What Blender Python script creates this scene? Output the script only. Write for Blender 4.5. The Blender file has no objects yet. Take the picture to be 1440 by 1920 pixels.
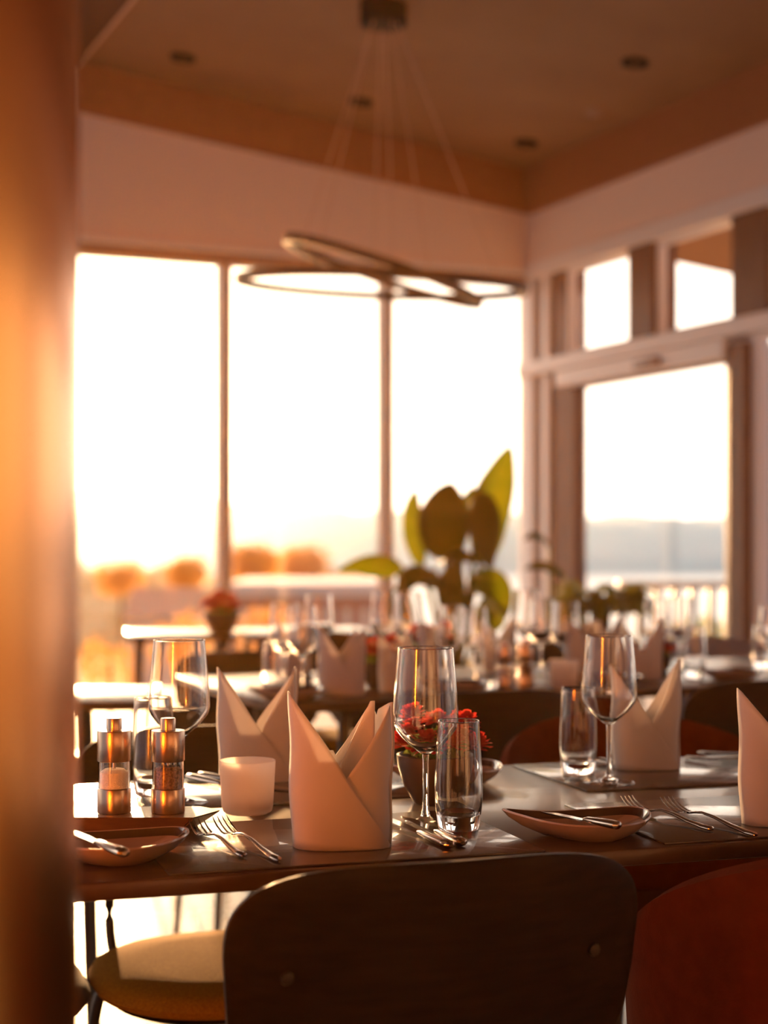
import bpy, bmesh, math, random
from mathutils import Vector, Matrix
random.seed(7)
sc = bpy.context.scene
COL = sc.collection
F = 3000.0; HY = 1020.0; HC = 1.10       # focal length in px, horizon row, camera height

# ------------------------------------------------------------------ camera, sky, sun, exposure
cam_d = bpy.data.cameras.new('camera'); cam = bpy.data.objects.new('camera', cam_d); COL.objects.link(cam)
cam.location = (0, 0, HC); cam.rotation_euler = (math.pi/2, 0, 0)
cam_d.sensor_fit = 'HORIZONTAL'; cam_d.sensor_width = 24; cam_d.lens = 50
cam_d.shift_y = 60/1440.0
cam_d.clip_start = 0.02; cam_d.clip_end = 9000
cam_d.dof.use_dof = True; cam_d.dof.focus_distance = 1.93; cam_d.dof.aperture_fstop = 2.8
sc.camera = cam

SUN_DIR = Vector((-0.205, 1.0, 0.075)).normalized()
SUN_COL = (1.0, 0.56, 0.24); SUN_E = 19.0
w = bpy.data.worlds.new('sky'); sc.world = w; w.use_nodes = True
nt = w.node_tree; nt.nodes.clear()
def N(t, typ, **kw):
    n = t.nodes.new(typ)
    for k, v in kw.items(): setattr(n, k, v)
    return n
tc = N(nt, 'ShaderNodeTexCoord')
dot = N(nt, 'ShaderNodeVectorMath', operation='DOT_PRODUCT'); nt.links.new(tc.outputs['Generated'], dot.inputs[0]); dot.inputs[1].default_value = SUN_DIR
mr = N(nt, 'ShaderNodeMapRange'); mr.inputs[1].default_value = -0.2; mr.inputs[2].default_value = 0.95
mr.interpolation_type = 'SMOOTHSTEP'
nt.links.new(dot.outputs['Value'], mr.inputs[0])
mix = N(nt, 'ShaderNodeMix', data_type='RGBA')
nt.links.new(mr.outputs[0], mix.inputs[0])
mix.inputs[6].default_value = (0.34, 0.34, 0.40, 1); mix.inputs[7].default_value = (2.5, 2.08, 1.72, 1)
# broad glow of the low sun in the sky
pw = N(nt, 'ShaderNodeMath', operation='POWER'); mx = N(nt, 'ShaderNodeMath', operation='MAXIMUM'); mx.inputs[1].default_value = 0
nt.links.new(dot.outputs['Value'], mx.inputs[0]); nt.links.new(mx.outputs[0], pw.inputs[0]); pw.inputs[1].default_value = 90
gl = N(nt, 'ShaderNodeMix', data_type='RGBA', blend_type='ADD'); gl.inputs[0].default_value = 1
gm = N(nt, 'ShaderNodeMix', data_type='RGBA', blend_type='MIX'); gm.inputs[6].default_value = (0, 0, 0, 1); gm.inputs[7].default_value = (3.2, 2.0, 0.8, 1)
nt.links.new(pw.outputs[0], gm.inputs[0]); nt.links.new(mix.outputs[2], gl.inputs[6]); nt.links.new(gm.outputs[2], gl.inputs[7])
bg = N(nt, 'ShaderNodeBackground'); bg.inputs[1].default_value = 1.0
wo = N(nt, 'ShaderNodeOutputWorld'); nt.links.new(gl.outputs[2], bg.inputs[0]); nt.links.new(bg.outputs[0], wo.inputs[0])

sd = bpy.data.lights.new('sun', 'SUN'); sd.energy = SUN_E; sd.color = SUN_COL; sd.angle = math.radians(0.9)
sun = bpy.data.objects.new('sun', sd); COL.objects.link(sun)
sun.rotation_euler = SUN_DIR.to_track_quat('Z', 'Y').to_euler(); sun.location = (-5, 25, 5)

sc.view_settings.view_transform = 'Standard'; sc.view_settings.look = 'None'
sc.view_settings.gamma = 1; sc.view_settings.use_curve_mapping = False
sc.view_settings.exposure = 0.15
cy = sc.cycles
cy.use_denoising = True
cy.max_bounces = 10; cy.diffuse_bounces = 4; cy.glossy_bounces = 4; cy.transmission_bounces = 10; cy.transparent_max_bounces = 16
cy.volume_bounces = 0; cy.sample_clamp_indirect = 60.0; cy.sample_clamp_direct = 0; cy.caustics_refractive = True; cy.caustics_reflective = True
cy.blur_glossy = 0.3

# ------------------------------------------------------------------ geometry frame helpers
U = Vector((0.91532, 0.40274, 0)); V = Vector((-0.40274, 0.91532, 0))   # along the window wall / along the door wall
CORNER = Vector((0.831, 9.0, 0))
UANG = math.atan2(U.y, U.x)
def R(a, b, z=0): return CORNER + U*a + V*b + Vector((0, 0, z))
def at(px, py, Y): return Vector(((px-720)/F*Y, Y, HC-(py-HY)/F*Y))
def on_z(px, py, z):
    Y = (HC-z)*F/(py-HY); return Vector(((px-720)/F*Y, Y, z))
TZ = 0.75
CEIL0, SLOPE = 3.17, 0.1165
def ceil_z(a): return CEIL0 - SLOPE*a
def on_ceil(px, py):
    dx, dz = (px-720)/F, (HY-py)/F
    # a = (X-Cx)*Ux + (Y-Cy)*Uy ; z = CEIL0 - SLOPE*a
    k = dx*U.x + U.y; c = -(CORNER.x*U.x + CORNER.y*U.y)
    Y = (CEIL0-HC - SLOPE*c)/(dz + SLOPE*k)
    return Vector((dx*Y, Y, HC+dz*Y))

# ------------------------------------------------------------------ materials
def mat(name, col=(0.8, 0.8, 0.8), rough=0.5, metal=0.0, noise=None, bump=0.0, sheen=0.0, coat=0.0, spec=0.5,
        transm=0.0, ior=1.45, scale=(1, 1, 1), nscale=20, detail=3, bscale=None, emis=None, trans=0.0, rvar=0.0):
    m = bpy.data.materials.new(name); m.use_nodes = True
    t = m.node_tree; b = t.nodes['Principled BSDF']
    b.inputs['Base Color'].default_value = (*col, 1); b.inputs['Roughness'].default_value = rough
    b.inputs['Metallic'].default_value = metal; b.inputs['IOR'].default_value = ior
    b.inputs['Transmission Weight'].default_value = transm
    b.inputs['Specular IOR Level'].default_value = spec
    b.inputs['Sheen Weight'].default_value = sheen; b.inputs['Coat Weight'].default_value = coat
    if emis: b.inputs['Emission Color'].default_value = (*emis[0], 1); b.inputs['Emission Strength'].default_value = emis[1]
    tcn = N(t, 'ShaderNodeTexCoord'); mp = N(t, 'ShaderNodeMapping'); mp.inputs['Scale'].default_value = scale
    t.links.new(tcn.outputs['Object'], mp.inputs[0])
    if noise or bump or rvar:
        nz = N(t, 'ShaderNodeTexNoise'); nz.inputs['Scale'].default_value = nscale; nz.inputs['Detail'].default_value = detail
        t.links.new(mp.outputs[0], nz.inputs['Vector'])
        if noise:
            cr = N(t, 'ShaderNodeValToRGB'); cr.color_ramp.elements[0].position = 0.3; cr.color_ramp.elements[1].position = 0.7
            cr.color_ramp.elements[0].color = (*col, 1); cr.color_ramp.elements[1].color = (*noise, 1)
            t.links.new(nz.outputs[0], cr.inputs[0]); t.links.new(cr.outputs[0], b.inputs['Base Color'])
        if rvar:
            m2 = N(t, 'ShaderNodeMapRange'); m2.inputs[3].default_value = max(0, rough-rvar); m2.inputs[4].default_value = rough+rvar
            t.links.new(nz.outputs[0], m2.inputs[0]); t.links.new(m2.outputs[0], b.inputs['Roughness'])
        if bump:
            src = nz
            if bscale:
                src = N(t, 'ShaderNodeTexNoise'); src.inputs['Scale'].default_value = bscale; src.inputs['Detail'].default_value = 2
                t.links.new(mp.outputs[0], src.inputs['Vector'])
            bp = N(t, 'ShaderNodeBump'); bp.inputs['Strength'].default_value = bump; bp.inputs['Distance'].default_value = 0.002
            t.links.new(src.outputs[0], bp.inputs['Height']); t.links.new(bp.outputs[0], b.inputs['Normal'])
    if trans:
        tr = N(t, 'ShaderNodeBsdfTranslucent'); ms = N(t, 'ShaderNodeMixShader'); ms.inputs[0].default_value = trans
        out = t.nodes['Material Output']
        if noise: t.links.new(cr.outputs[0], tr.inputs[0])
        else: tr.inputs[0].default_value = (*col, 1)
        t.links.new(b.outputs[0], ms.inputs[1]); t.links.new(tr.outputs[0], ms.inputs[2]); t.links.new(ms.outputs[0], out.inputs[0])
    return m

M = {}
M['floor'] = mat('floor_stone', (0.12, 0.10, 0.085), 0.20, noise=(0.17, 0.15, 0.13), nscale=3, bump=0.05, rvar=0.08)
M['ceil'] = mat('ceiling_wood', (0.28, 0.145, 0.07), 0.6, noise=(0.33, 0.18, 0.09), nscale=2.5, scale=(1, 1, 1))
M['beam'] = mat('beam_wood', (0.30, 0.115, 0.045), 0.5, noise=(0.36, 0.14, 0.06), nscale=6, scale=(1, 8, 8))
M['darkbeam'] = mat('dark_beam', (0.10, 0.035, 0.015), 0.5)
M['plaster'] = mat('wall_plaster', (0.88, 0.70, 0.60), 0.8, bump=0.05, nscale=60)
M['white'] = mat('white_painted_frame', (0.88, 0.83, 0.80), 0.45)
M['wood_post'] = mat('brown_post_wood', (0.15, 0.075, 0.048), 0.5, noise=(0.19, 0.10, 0.064), nscale=8, scale=(8, 8, 1))
M['mullion'] = mat('grey_mullion', (0.36, 0.24, 0.18), 0.4)
M['column'] = mat('column_flare_orange', (0.72, 0.25, 0.035), 0.24, metal=1.0)  # orange metal colour stands in for the sun flare over the column
M['rear'] = mat('rear_wall_wood', (0.40, 0.24, 0.16), 0.7)
M['table'] = mat('dark_table_wood', (0.040, 0.018, 0.009), 0.30, noise=(0.075, 0.036, 0.018), nscale=14, scale=(1, 14, 1), detail=5, rvar=0.05, spec=0.6, coat=0.15)
M['mat'] = mat('placemat_leather', (0.045, 0.030, 0.024), 0.27, noise=(0.055, 0.037, 0.030), nscale=300, coat=0.5, spec=0.7)
M['black_metal'] = mat('black_metal', (0.02, 0.017, 0.015), 0.35, metal=0.4)
M['ply'] = mat('dark_ply', (0.009, 0.0045, 0.0025), 0.45, noise=(0.017, 0.009, 0.005), nscale=10, scale=(1, 10, 10), bump=0.15, spec=0.18)
M['ply_edge'] = mat('ply_edge', (0.10, 0.055, 0.03), 0.4)
M['rust'] = mat('rust_velvet', (0.085, 0.011, 0.002), 0.9, noise=(0.11, 0.015, 0.003), nscale=40, sheen=0.05, bump=0.2, bscale=300, spec=0.05)
M['mustard'] = mat('mustard_fabric', (0.34, 0.155, 0.008), 0.9, noise=(0.24, 0.10, 0.006), nscale=260, sheen=0.0, bump=0.4, spec=0.02)
M['darkfab'] = mat('dark_fabric', (0.03, 0.015, 0.008), 0.9)
M['greyfab'] = mat('grey_fabric', (0.22, 0.22, 0.26), 0.9)
M['linen'] = mat('napkin_linen', (0.70, 0.65, 0.63), 0.85, bump=0.10, nscale=500, trans=0.30)
M['glass'] = mat('clear_glass', (1, 1, 1), 0.02, transm=1.0, ior=1.45)
M['frost'] = mat('frosted_glass', (0.97, 0.88, 0.83), 0.35, trans=0.75)
M['wax'] = mat('tealight_wax', (0.85, 0.75, 0.65), 0.5)
M['tin'] = mat('tealight_tin', (0.45, 0.3, 0.22), 0.3, metal=0.9)
M['steel'] = mat('steel', (0.52, 0.44, 0.38), 0.15, metal=1.0)
M['brushed'] = mat('brushed_steel', (0.52, 0.37, 0.27), 0.28, metal=1.0)
M['salt'] = mat('salt', (0.9, 0.85, 0.8), 0.7, bump=0.8, nscale=900)
M['pepper'] = mat('peppercorn', (0.10, 0.05, 0.03), 0.6, noise=(0.35, 0.2, 0.12), nscale=400)
M['tray'] = mat('tray_wood', (0.12, 0.05, 0.022), 0.38, noise=(0.18, 0.08, 0.035), nscale=20, scale=(1, 12, 1))
M['plate'] = mat('stone_plate', (0.42, 0.30, 0.23), 0.25, noise=(0.36, 0.25, 0.19), nscale=30, coat=0.4)
M['plate_in'] = mat('plate_glaze', (0.06, 0.035, 0.024), 0.14, coat=0.6)
M['pot'] = mat('dark_pot', (0.05, 0.025, 0.015), 0.45)
M['petal'] = mat('red_petal', (0.45, 0.025, 0.02), 0.6, noise=(0.60, 0.06, 0.04), nscale=60, trans=0.35)
M['green'] = mat('stem_green', (0.16, 0.22, 0.04), 0.6, trans=0.3)
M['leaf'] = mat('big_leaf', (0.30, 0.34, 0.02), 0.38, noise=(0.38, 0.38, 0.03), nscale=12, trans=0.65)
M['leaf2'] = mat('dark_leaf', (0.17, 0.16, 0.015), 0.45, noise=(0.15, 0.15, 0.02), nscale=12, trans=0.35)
M['bark'] = mat('bark', (0.10, 0.055, 0.03), 0.8)
M['planter'] = mat('planter_clay', (0.16, 0.10, 0.08), 0.7)
M['ringmetal'] = mat('ring_metal', (0.05, 0.022, 0.014), 0.55)
M['cable'] = mat('cable', (0.75, 0.50, 0.36), 0.5)
M['lamp_dark'] = mat('downlight_dark', (0.010, 0.006, 0.005), 0.5, spec=0.2)
M['hill'] = mat('hill_woods_hazed', (0.22, 0.33, 0.42), 0.9, noise=(0.32, 0.42, 0.50), nscale=0.006, detail=6)  # distance haze is put into the bluish base colour of the woods
M['hill2'] = mat('hill_near', (0.50, 0.36, 0.24), 0.9, noise=(0.42, 0.28, 0.18), nscale=0.02, detail=6)
M['lake'] = mat('lake_water', (0.45, 0.50, 0.52), 0.35, spec=0.5)
M['ground'] = mat('field', (0.45, 0.30, 0.13), 0.9, noise=(0.30, 0.19, 0.07), nscale=0.3, detail=5, spec=0.05)
M['deck'] = mat('terrace_deck', (0.38, 0.32, 0.28), 0.6, noise=(0.45, 0.38, 0.33), nscale=4, scale=(1, 10, 1), spec=0.05)
M['autumn'] = mat('autumn_foliage', (0.72, 0.38, 0.10), 0.8, noise=(0.80, 0.50, 0.16), nscale=2, trans=0.4)
M['bush'] = mat('bush_foliage', (0.24, 0.28, 0.03), 0.8, noise=(0.40, 0.38, 0.05), nscale=4, trans=0.4)
M['bwhite'] = mat('building_white', (0.70, 0.68, 0.68), 0.7)
M['bwall'] = mat('building_brick', (0.45, 0.24, 0.17), 0.8)
M['railm'] = mat('railing_metal', (0.42, 0.42, 0.42), 0.4)
M['raildark'] = mat('railing_bar', (0.07, 0.06, 0.05), 0.4)
M['white_plastic'] = mat('white_plastic', (0.8, 0.8, 0.8), 0.4)
# window pane: clear with a faint reflection
def pane_mat():
    m = bpy.data.materials.new('window_glass'); m.use_nodes = True; t = m.node_tree; t.nodes.clear()
    tr = N(t, 'ShaderNodeBsdfTransparent'); g = N(t, 'ShaderNodeBsdfGlossy'); g.inputs['Roughness'].default_value = 0.02
    ms = N(t, 'ShaderNodeMixShader'); ms.inputs[0].default_value = 0.035
    o = N(t, 'ShaderNodeOutputMaterial')
    t.links.new(tr.outputs[0], ms.inputs[1]); t.links.new(g.outputs[0], ms.inputs[2]); t.links.new(ms.outputs[0], o.inputs[0])
    return m
M['pane'] = pane_mat()

# ------------------------------------------------------------------ mesh helpers
def BM(): return bmesh.new()
def box(bm, x0, x1, y0, y1, z0, z1, bev=0.0, mtx=None):
    r = bmesh.ops.create_cube(bm, size=1.0); vs = r['verts']
    for v in vs: v.co = Vector(((x0+x1)/2+v.co.x*(x1-x0), (y0+y1)/2+v.co.y*(y1-y0), (z0+z1)/2+v.co.z*(z1-z0)))
    if bev:
        es = list({e for v in vs for e in v.link_edges})
        r = bmesh.ops.bevel(bm, geom=es, offset=bev, segments=2, affect='EDGES', profile=0.5)
        vs = list({v for f in r['faces'] for v in f.verts} | {v for v in vs if v.is_valid})
    if mtx is not None:
        for v in vs: v.co = mtx @ v.co
    return vs
def lathe(bm, prof, seg=32, c=(0, 0, 0), close=True):
    rings = []
    for r, z in prof:
        if r < 1e-6: rings.append([bm.verts.new((c[0], c[1], c[2]+z))])
        else: rings.append([bm.verts.new((c[0]+r*math.cos(2*math.pi*i/seg), c[1]+r*math.sin(2*math.pi*i/seg), c[2]+z)) for i in range(seg)])
    for A, B in zip(rings, rings[1:]):
        for i in range(seg):
            j = (i+1) % seg
            if len(A) == 1 and len(B) == 1: continue
            if len(A) == 1: bm.faces.new((A[0], B[j], B[i]))
            elif len(B) == 1: bm.faces.new((A[i], A[j], B[0]))
            else: bm.faces.new((A[i], A[j], B[j], B[i]))
    bmesh.ops.recalc_face_normals(bm, faces=bm.faces)
def tube(bm, pts, rad, seg=10, ell=1.0, up=Vector((0, 0, 1))):
    pts = [Vector(p) for p in pts]; n = len(pts)
    rads = rad if isinstance(rad, (list, tuple)) else [rad]*n
    rings = []
    for i, p in enumerate(pts):
        d = (pts[min(i+1, n-1)]-pts[max(i-1, 0)]).normalized()
        s = d.cross(up)
        if s.length < 1e-4: s = d.cross(Vector((0, 1, 0)))
        s.normalize(); t = s.cross(d).normalized()
        r = rads[i]; rr = r if isinstance(r, tuple) else (r, r*ell)
        rings.append([bm.verts.new(p + s*rr[0]*math.cos(2*math.pi*k/seg) + t*rr[1]*math.sin(2*math.pi*k/seg)) for k in range(seg)])
    for A, B in zip(rings, rings[1:]):
        for k in range(seg): bm.faces.new((A[k], A[(k+1) % seg], B[(k+1) % seg], B[k]))
    bm.faces.new(list(reversed(rings[0]))); bm.faces.new(rings[-1])
    bmesh.ops.recalc_face_normals(bm, faces=bm.faces)
def smooth_pts(pts, n=6):
    P = [Vector(p) for p in pts]; out = []
    for i in range(len(P)-1):
        p0 = P[max(i-1, 0)]; p1 = P[i]; p2 = P[i+1]; p3 = P[min(i+2, len(P)-1)]
        for k in range(n):
            t = k/n
            out.append(0.5*((2*p1)+(-p0+p2)*t+(2*p0-5*p1+4*p2-p3)*t*t+(-p0+3*p1-3*p2+p3)*t**3))
    out.append(P[-1]); return out
def obj(name, bm, m, parent=None, smooth=True, mats=None, solid=0.0, subd=0):
    me = bpy.data.meshes.new(name); bm.to_mesh(me); bm.free()
    me.materials.append(m)
    for x in (mats or []): me.materials.append(x)
    if smooth:
        for p in me.polygons: p.use_smooth = True
        if hasattr(me, 'set_sharp_from_angle'): me.set_sharp_from_angle(angle=math.radians(40))
    o = bpy.data.objects.new(name, me); COL.objects.link(o)
    if parent: o.parent = parent
    if solid:
        md = o.modifiers.new('thickness', 'SOLIDIFY'); md.thickness = solid; md.offset = 0
    if subd:
        md = o.modifiers.new('smooth', 'SUBSURF'); md.levels = subd; md.render_levels = subd
    return o
def tag(o, label=None, cat=None, group=None, kind=None):
    if label: o['label'] = label
    if cat: o['category'] = cat
    if group: o['group'] = group
    if kind: o['kind'] = kind
    return o
def thing(name, label, cat, loc=(0, 0, 0), rz=0.0, group=None):
    o = bpy.data.objects.new(name, None); COL.objects.link(o); o.empty_display_size = 0.05
    o.location = loc; o.rotation_euler = (0, 0, rz)
    return tag(o, label, cat, group)
def struct(name, bm, m, parent=None, label=None, smooth=False):
    o = obj(name, bm, m, parent, smooth=smooth)
    if not parent:
        o['kind'] = 'structure'
    if label: o['label'] = label
    return o
def dup(root, loc, rz, label, group=None, scale=1.0):
    r = root.copy(); COL.objects.link(r); r.location = loc; r.rotation_euler = (0, 0, rz); r.scale = (scale,)*3
    r['label'] = label
    if group: r['group'] = group
    for ch in list(root.children):
        c = ch.copy(); COL.objects.link(c); c.parent = r
        for g in list(ch.children):
            d = g.copy(); COL.objects.link(d); d.parent = c
    return r
ROOM = Matrix.Translation(CORNER) @ Matrix.Rotation(UANG, 4, 'Z')       # local x = a, y = b
def rbox(bm, a0, a1, b0, b1, z0, z1, bev=0.0): return box(bm, a0, a1, b0, b1, z0, z1, bev, ROOM)

# ------------------------------------------------------------------ room shell
A_L, B_N = -7.2, -11.0     # extents of the room: to the left, toward (behind) the camera
bm = BM(); rbox(bm, A_L, 0.25, B_N, 0.25, -0.1, 0.0); struct('floor', bm, M['floor'], label='polished stone dining room floor')
def ceiling():
    bm = BM()
    vs = []
    for zoff in (0, 0.15):
        for a, b in ((-2.6, B_N), (0.2, B_N), (0.2, 0.2), (-2.6, 0.2)):
            p = R(a, b, ceil_z(a)+zoff); vs.append(bm.verts.new(p))
    bm.faces.new((vs[0], vs[3], vs[2], vs[1])); bm.faces.new(vs[4:8])
    for i in range(4): bm.faces.new((vs[i], vs[(i+1) % 4], vs[4+(i+1) % 4], vs[4+i]))
    bmesh.ops.recalc_face_normals(bm, faces=bm.faces)
    return bm
struct('ceiling', ceiling(), M['ceil'], label='sloping perforated wood ceiling')
bm = BM()   # dark lower soffit left of the wood ceiling
z = ceil_z(-2.6)-0.02
rbox(bm, A_L, -2.6, B_N, 0.2, z, z+0.18); struct('trim_1', bm, M['darkbeam'], label='dark soffit left of the sloping wood ceiling')
bm = BM()
rbox(bm, -2.6, -2.585, B_N, 0.0, z-0.002, z+0.03); struct('trim_2', bm, M['cable'], label='thin pale strip drawn for the lit edge beside the dark soffit')  # added strip, pale colour stands for the highlight along the edge

def sloped_band(a0, a1, b0, b1, zlo, zhi):   # band following the roof slope (zlo/zhi below the ceiling at a=0)
    bm = BM(); vs = []
    for b in (b0, b1):
        for a, zz in ((a0, zlo), (a1, zlo), (a1, zhi), (a0, zhi)):
            vs.append(bm.verts.new(R(a, b, zz - SLOPE*a)))
    bm.faces.new(vs[0:4]); bm.faces.new(vs[4:8])
    for i in range(4): bm.faces.new((vs[i], vs[(i+1) % 4], vs[4+(i+1) % 4], vs[4+i]))
    bmesh.ops.recalc_face_normals(bm, faces=bm.faces); return bm
struct('trim_3', sloped_band(-2.6, 0.0, -0.10, 0.0, 2.93, CEIL0), M['beam'], label='sloping wooden beam above the window wall')
bm = BM(); rbox(bm, -0.10, 0.0, B_N, -0.10, 2.93, CEIL0+0.012); struct('trim_4', bm, M['beam'], label='wooden beam above the door wall')
# plaster band above the windows
def wall_band_window():
    bm = BM(); vs = []
    for b in (-0.06, 0.15):
        for a, zz in ((A_L, 2.60), (0.0, 2.60), (0.0, 2.95), (-2.6, 2.95+0.31), (-2.61, 3.5), (A_L, 3.5)):
            vs.append(bm.verts.new(R(a, b, zz)))
    bm.faces.new(vs[0:6]); bm.faces.new(vs[6:12])
    for i in range(6): bm.faces.new((vs[i], vs[(i+1) % 6], vs[6+(i+1) % 6], vs[6+i]))
    bmesh.ops.recalc_face_normals(bm, faces=bm.faces); return bm
struct('wall_back', wall_band_window(), M['plaster'], label='plaster wall above the tall windows')
bm = BM(); rbox(bm, -0.06, 0.15, B_N, 0.15, 2.66, 2.95); struct('wall_right', bm, M['plaster'], label='plaster wall above the door wall panes')
# window wall: head, mullions, panes
WIN = [0.0, -0.923, -1.836, -2.75, -3.66, -4.57, -5.5]
for i in range(6):
    a1, a0 = WIN[i], WIN[i+1]
    bm = BM()
    e1 = -0.055 if i == 0 else 0.0
    rbox(bm, a0, a1, -0.05, 0.05, 2.54, 2.60, 0.006); rbox(bm, a0, a1, -0.05, 0.05, 0.0, 0.06, 0.006)
    fr = struct('window_%d' % (i+1), bm, M['mullion'], label='tall window of the far wall')
    fr.name = 'window_%d' % (i+1)
    bm = BM(); rbox(bm, a0-0.005, a0+0.026, -0.07, 0.05, 0.06, 2.54, 0.004); obj('mullion', bm, M['mullion'], fr, smooth=False)
    bm = BM(); rbox(bm, a0+0.026, a0+0.054, -0.045, 0.03, 0.06, 2.54, 0.004); tag(obj('inner_stile', bm, M['white'], fr, smooth=False), 'white inner stile')
    bm = BM(); rbox(bm, a0+0.054, a1-0.006, 0.0, 0.006, 0.06, 2.54); obj('pane', bm, M['pane'], fr, smooth=False)
bm = BM(); rbox(bm, A_L, -5.52, -0.06, 0.15, 0.0, 2.6); struct('wall_left', bm, M['plaster'], label='plaster wall left of the windows')
bm = BM(); rbox(bm, A_L, -0.06, -0.085, -0.06, 2.595, 2.625, 0.005); struct('trim_5', bm, M['white'], label='white strip along the window head')
# corner post
bm = BM(); rbox(bm, -0.055, 0.10, -0.10, 0.05, 0.0, 2.66, 0.006); struct('trim_6', bm, M['white'], label='white corner post between the two window walls')
# door wall: posts
def post(n, b0, b1, z0, z1, m, a0=-0.05, a1=0.10, label='post'):
    bm = BM(); rbox(bm, a0, a1, b0, b1, z0, z1, 0.005); return struct('trim_%d' % n, bm, m, label=label)
post(7, -0.19, -0.10, 0.0, 2.66, M['wood_post'], a0=0.0, label='narrow brown post beside the corner post')
post(8, -0.26, -0.19, 0.0, 2.66, M['white'], a0=-0.045, label='white post between two brown posts')
post(9, -0.43, -0.26, 0.0, 2.60, M['wood_post'], a0=-0.02, label='wide brown post at the left of the terrace door')
post(10, -1.289, -1.075, 2.107, 2.60, M['wood_post'], label='short brown post between the upper panes')
post(11, -2.19, -1.934, 2.107, 2.60, M['wood_post'], label='short brown post right of the second upper pane')
post(12, -2.04, -1.92, 0.0, 2.0, M['wood_post'], a0=-0.06, label='brown post at the right of the terrace door')
post(13, -4.35, -4.15, 0.0, 2.60, M['wood_post'], label='brown post toward the near end of the door wall')
bm = BM(); rbox(bm, -0.10, 0.10, -8.0, -0.0, 2.03, 2.107, 0.01); struct('trim_14', bm, M['white'], label='white transom running above the doors')
bm = BM(); rbox(bm, -0.085, 0.10, -1.92, -0.40, 1.94, 2.03, 0.008); struct('trim_15', bm, M['white'], label='white head rail above the terrace door')
bm = BM(); rbox(bm, -0.07, 0.10, -8.0, 0.0, 2.575, 2.66, 0.008); struct('trim_16', bm, M['white'], label='white head frame above the upper panes')
def upper_pane(n, b0, b1):
    bm = BM()
    rbox(bm, -0.02, 0.03, b0, b1, 2.107, 2.13, 0.003); rbox(bm, -0.02, 0.03, b0, b1, 2.555, 2.575, 0.003)
    rbox(bm, -0.02, 0.03, b0, b0+0.02, 2.13, 2.555, 0.003); rbox(bm, -0.02, 0.03, b1-0.02, b1, 2.13, 2.555, 0.003)
    f = struct('window_%d' % n, bm, M['white'], label='upper pane above the door wall transom')
    bm = BM(); rbox(bm, 0.0, 0.006, b0+0.02, b1-0.02, 2.13, 2.555); obj('pane', bm, M['pane'], f, smooth=False)
upper_pane(7, -1.075, -0.43); upper_pane(8, -1.934, -1.289); upper_pane(9, -4.15, -2.19); upper_pane(10, -8.0, -4.35)
def glazed_door(n, b0, b1, top, st=0.075, mtl='wood_post'):
    bm = BM()
    rbox(bm, -0.02, 0.04, b0, b0+st, 0.0, top, 0.006); rbox(bm, -0.02, 0.04, b1-st, b1, 0.0, top, 0.006)
    rbox(bm, -0.02, 0.04, b0+st, b1-st, top-0.02, top, 0.004); rbox(bm, -0.02, 0.04, b0+st, b1-st, 0.0, 0.12, 0.004)
    f = struct('door_%d' % n, bm, M[mtl], label='glazed terrace door')
    bm = BM(); rbox(bm, 0.005, 0.011, b0+st, b1-st, 0.12, top-0.02); obj('pane', bm, M['pane'], f, smooth=False)
    return f
d1 = glazed_door(1, -1.92, -0.43, 1.96, 0.075)
bm = BM(); rbox(bm, -0.115, -0.085, -1.42, -1.22, 1.955, 2.0, 0.006); obj('door_closer', bm, M['mullion'], d1)
glazed_door(2, -4.15, -2.04, 2.03, 0.06, 'white'); glazed_door(3, -8.0, -4.35, 2.03, 0.06, 'white')
# rear and far left walls of the dining room, outside the frame
bm = BM(); rbox(bm, A_L, 0.2, B_N-0.1, B_N, 0.0, 3.8); struct('wall_front', bm, M['rear'], label='wood panelled wall at the rear')
bm = BM(); rbox(bm, 0.0, 0.15, B_N, -8.0, 0.0, 2.66); struct('trim_17', bm, M['plaster'], label='solid end of the door wall')

# round column just left of the lens, widened to spread the imitated flare glow
def column():
    bm = BM(); lathe(bm, [(0, 0), (0.40, 0), (0.40, 3.2), (0, 3.2)], 160); return bm
c = obj('pillar', column(), M['column']); c.location = (-0.588, 0.95, 0); tag(c, 'round column close at the left, coloured for the sun flare', None, kind='structure')

# ------------------------------------------------------------------ ceiling lights
def downlight_proto(loc, label):
    t = thing('downlight', label, 'ceiling light', loc, UANG, 'recessed downlights')
    bm = BM(); lathe(bm, [(0.030, -0.010), (0.060, -0.012), (0.062, 0.0), (0.05, 0.003), (0.030, 0.003)], 32)
    o = obj('trim_ring', bm, M['lamp_dark'], t); o.rotation_euler = (0, math.atan(SLOPE), 0)
    bm = BM(); lathe(bm, [(0, 0.001), (0.034, -0.001), (0.034, 0.004), (0, 0.004)], 24)
    o = obj('lamp_face', bm, M['lamp_dark'], t); o.rotation_euler = (0, math.atan(SLOPE), 0)
    return t
DL = [((343, 107), 'dark round downlight nearest the column, left of the ceiling'),
      ((677, 190), 'dark round downlight above the ring lamp cables'),
      ((987, 267), 'dark round downlight nearest the corner of the room'),
      ((1191, 116), 'dark round downlight at the right of the ceiling')]
p0 = None
for (q, lab) in DL:
    P = on_ceil(*q)
    if p0 is None: p0 = downlight_proto(P, lab)
    else: dup(p0, P, UANG, lab)
t = thing('smoke_detector', 'small pale round smoke detector on the wood ceiling', 'smoke detector', on_ceil(1115, 208), UANG)
bm = BM(); lathe(bm, [(0, -0.025), (0.025, -0.022), (0.042, -0.008), (0.045, 0.002), (0, 0.002)], 24)
obj('housing', bm, M['mullion'], t)

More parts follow.
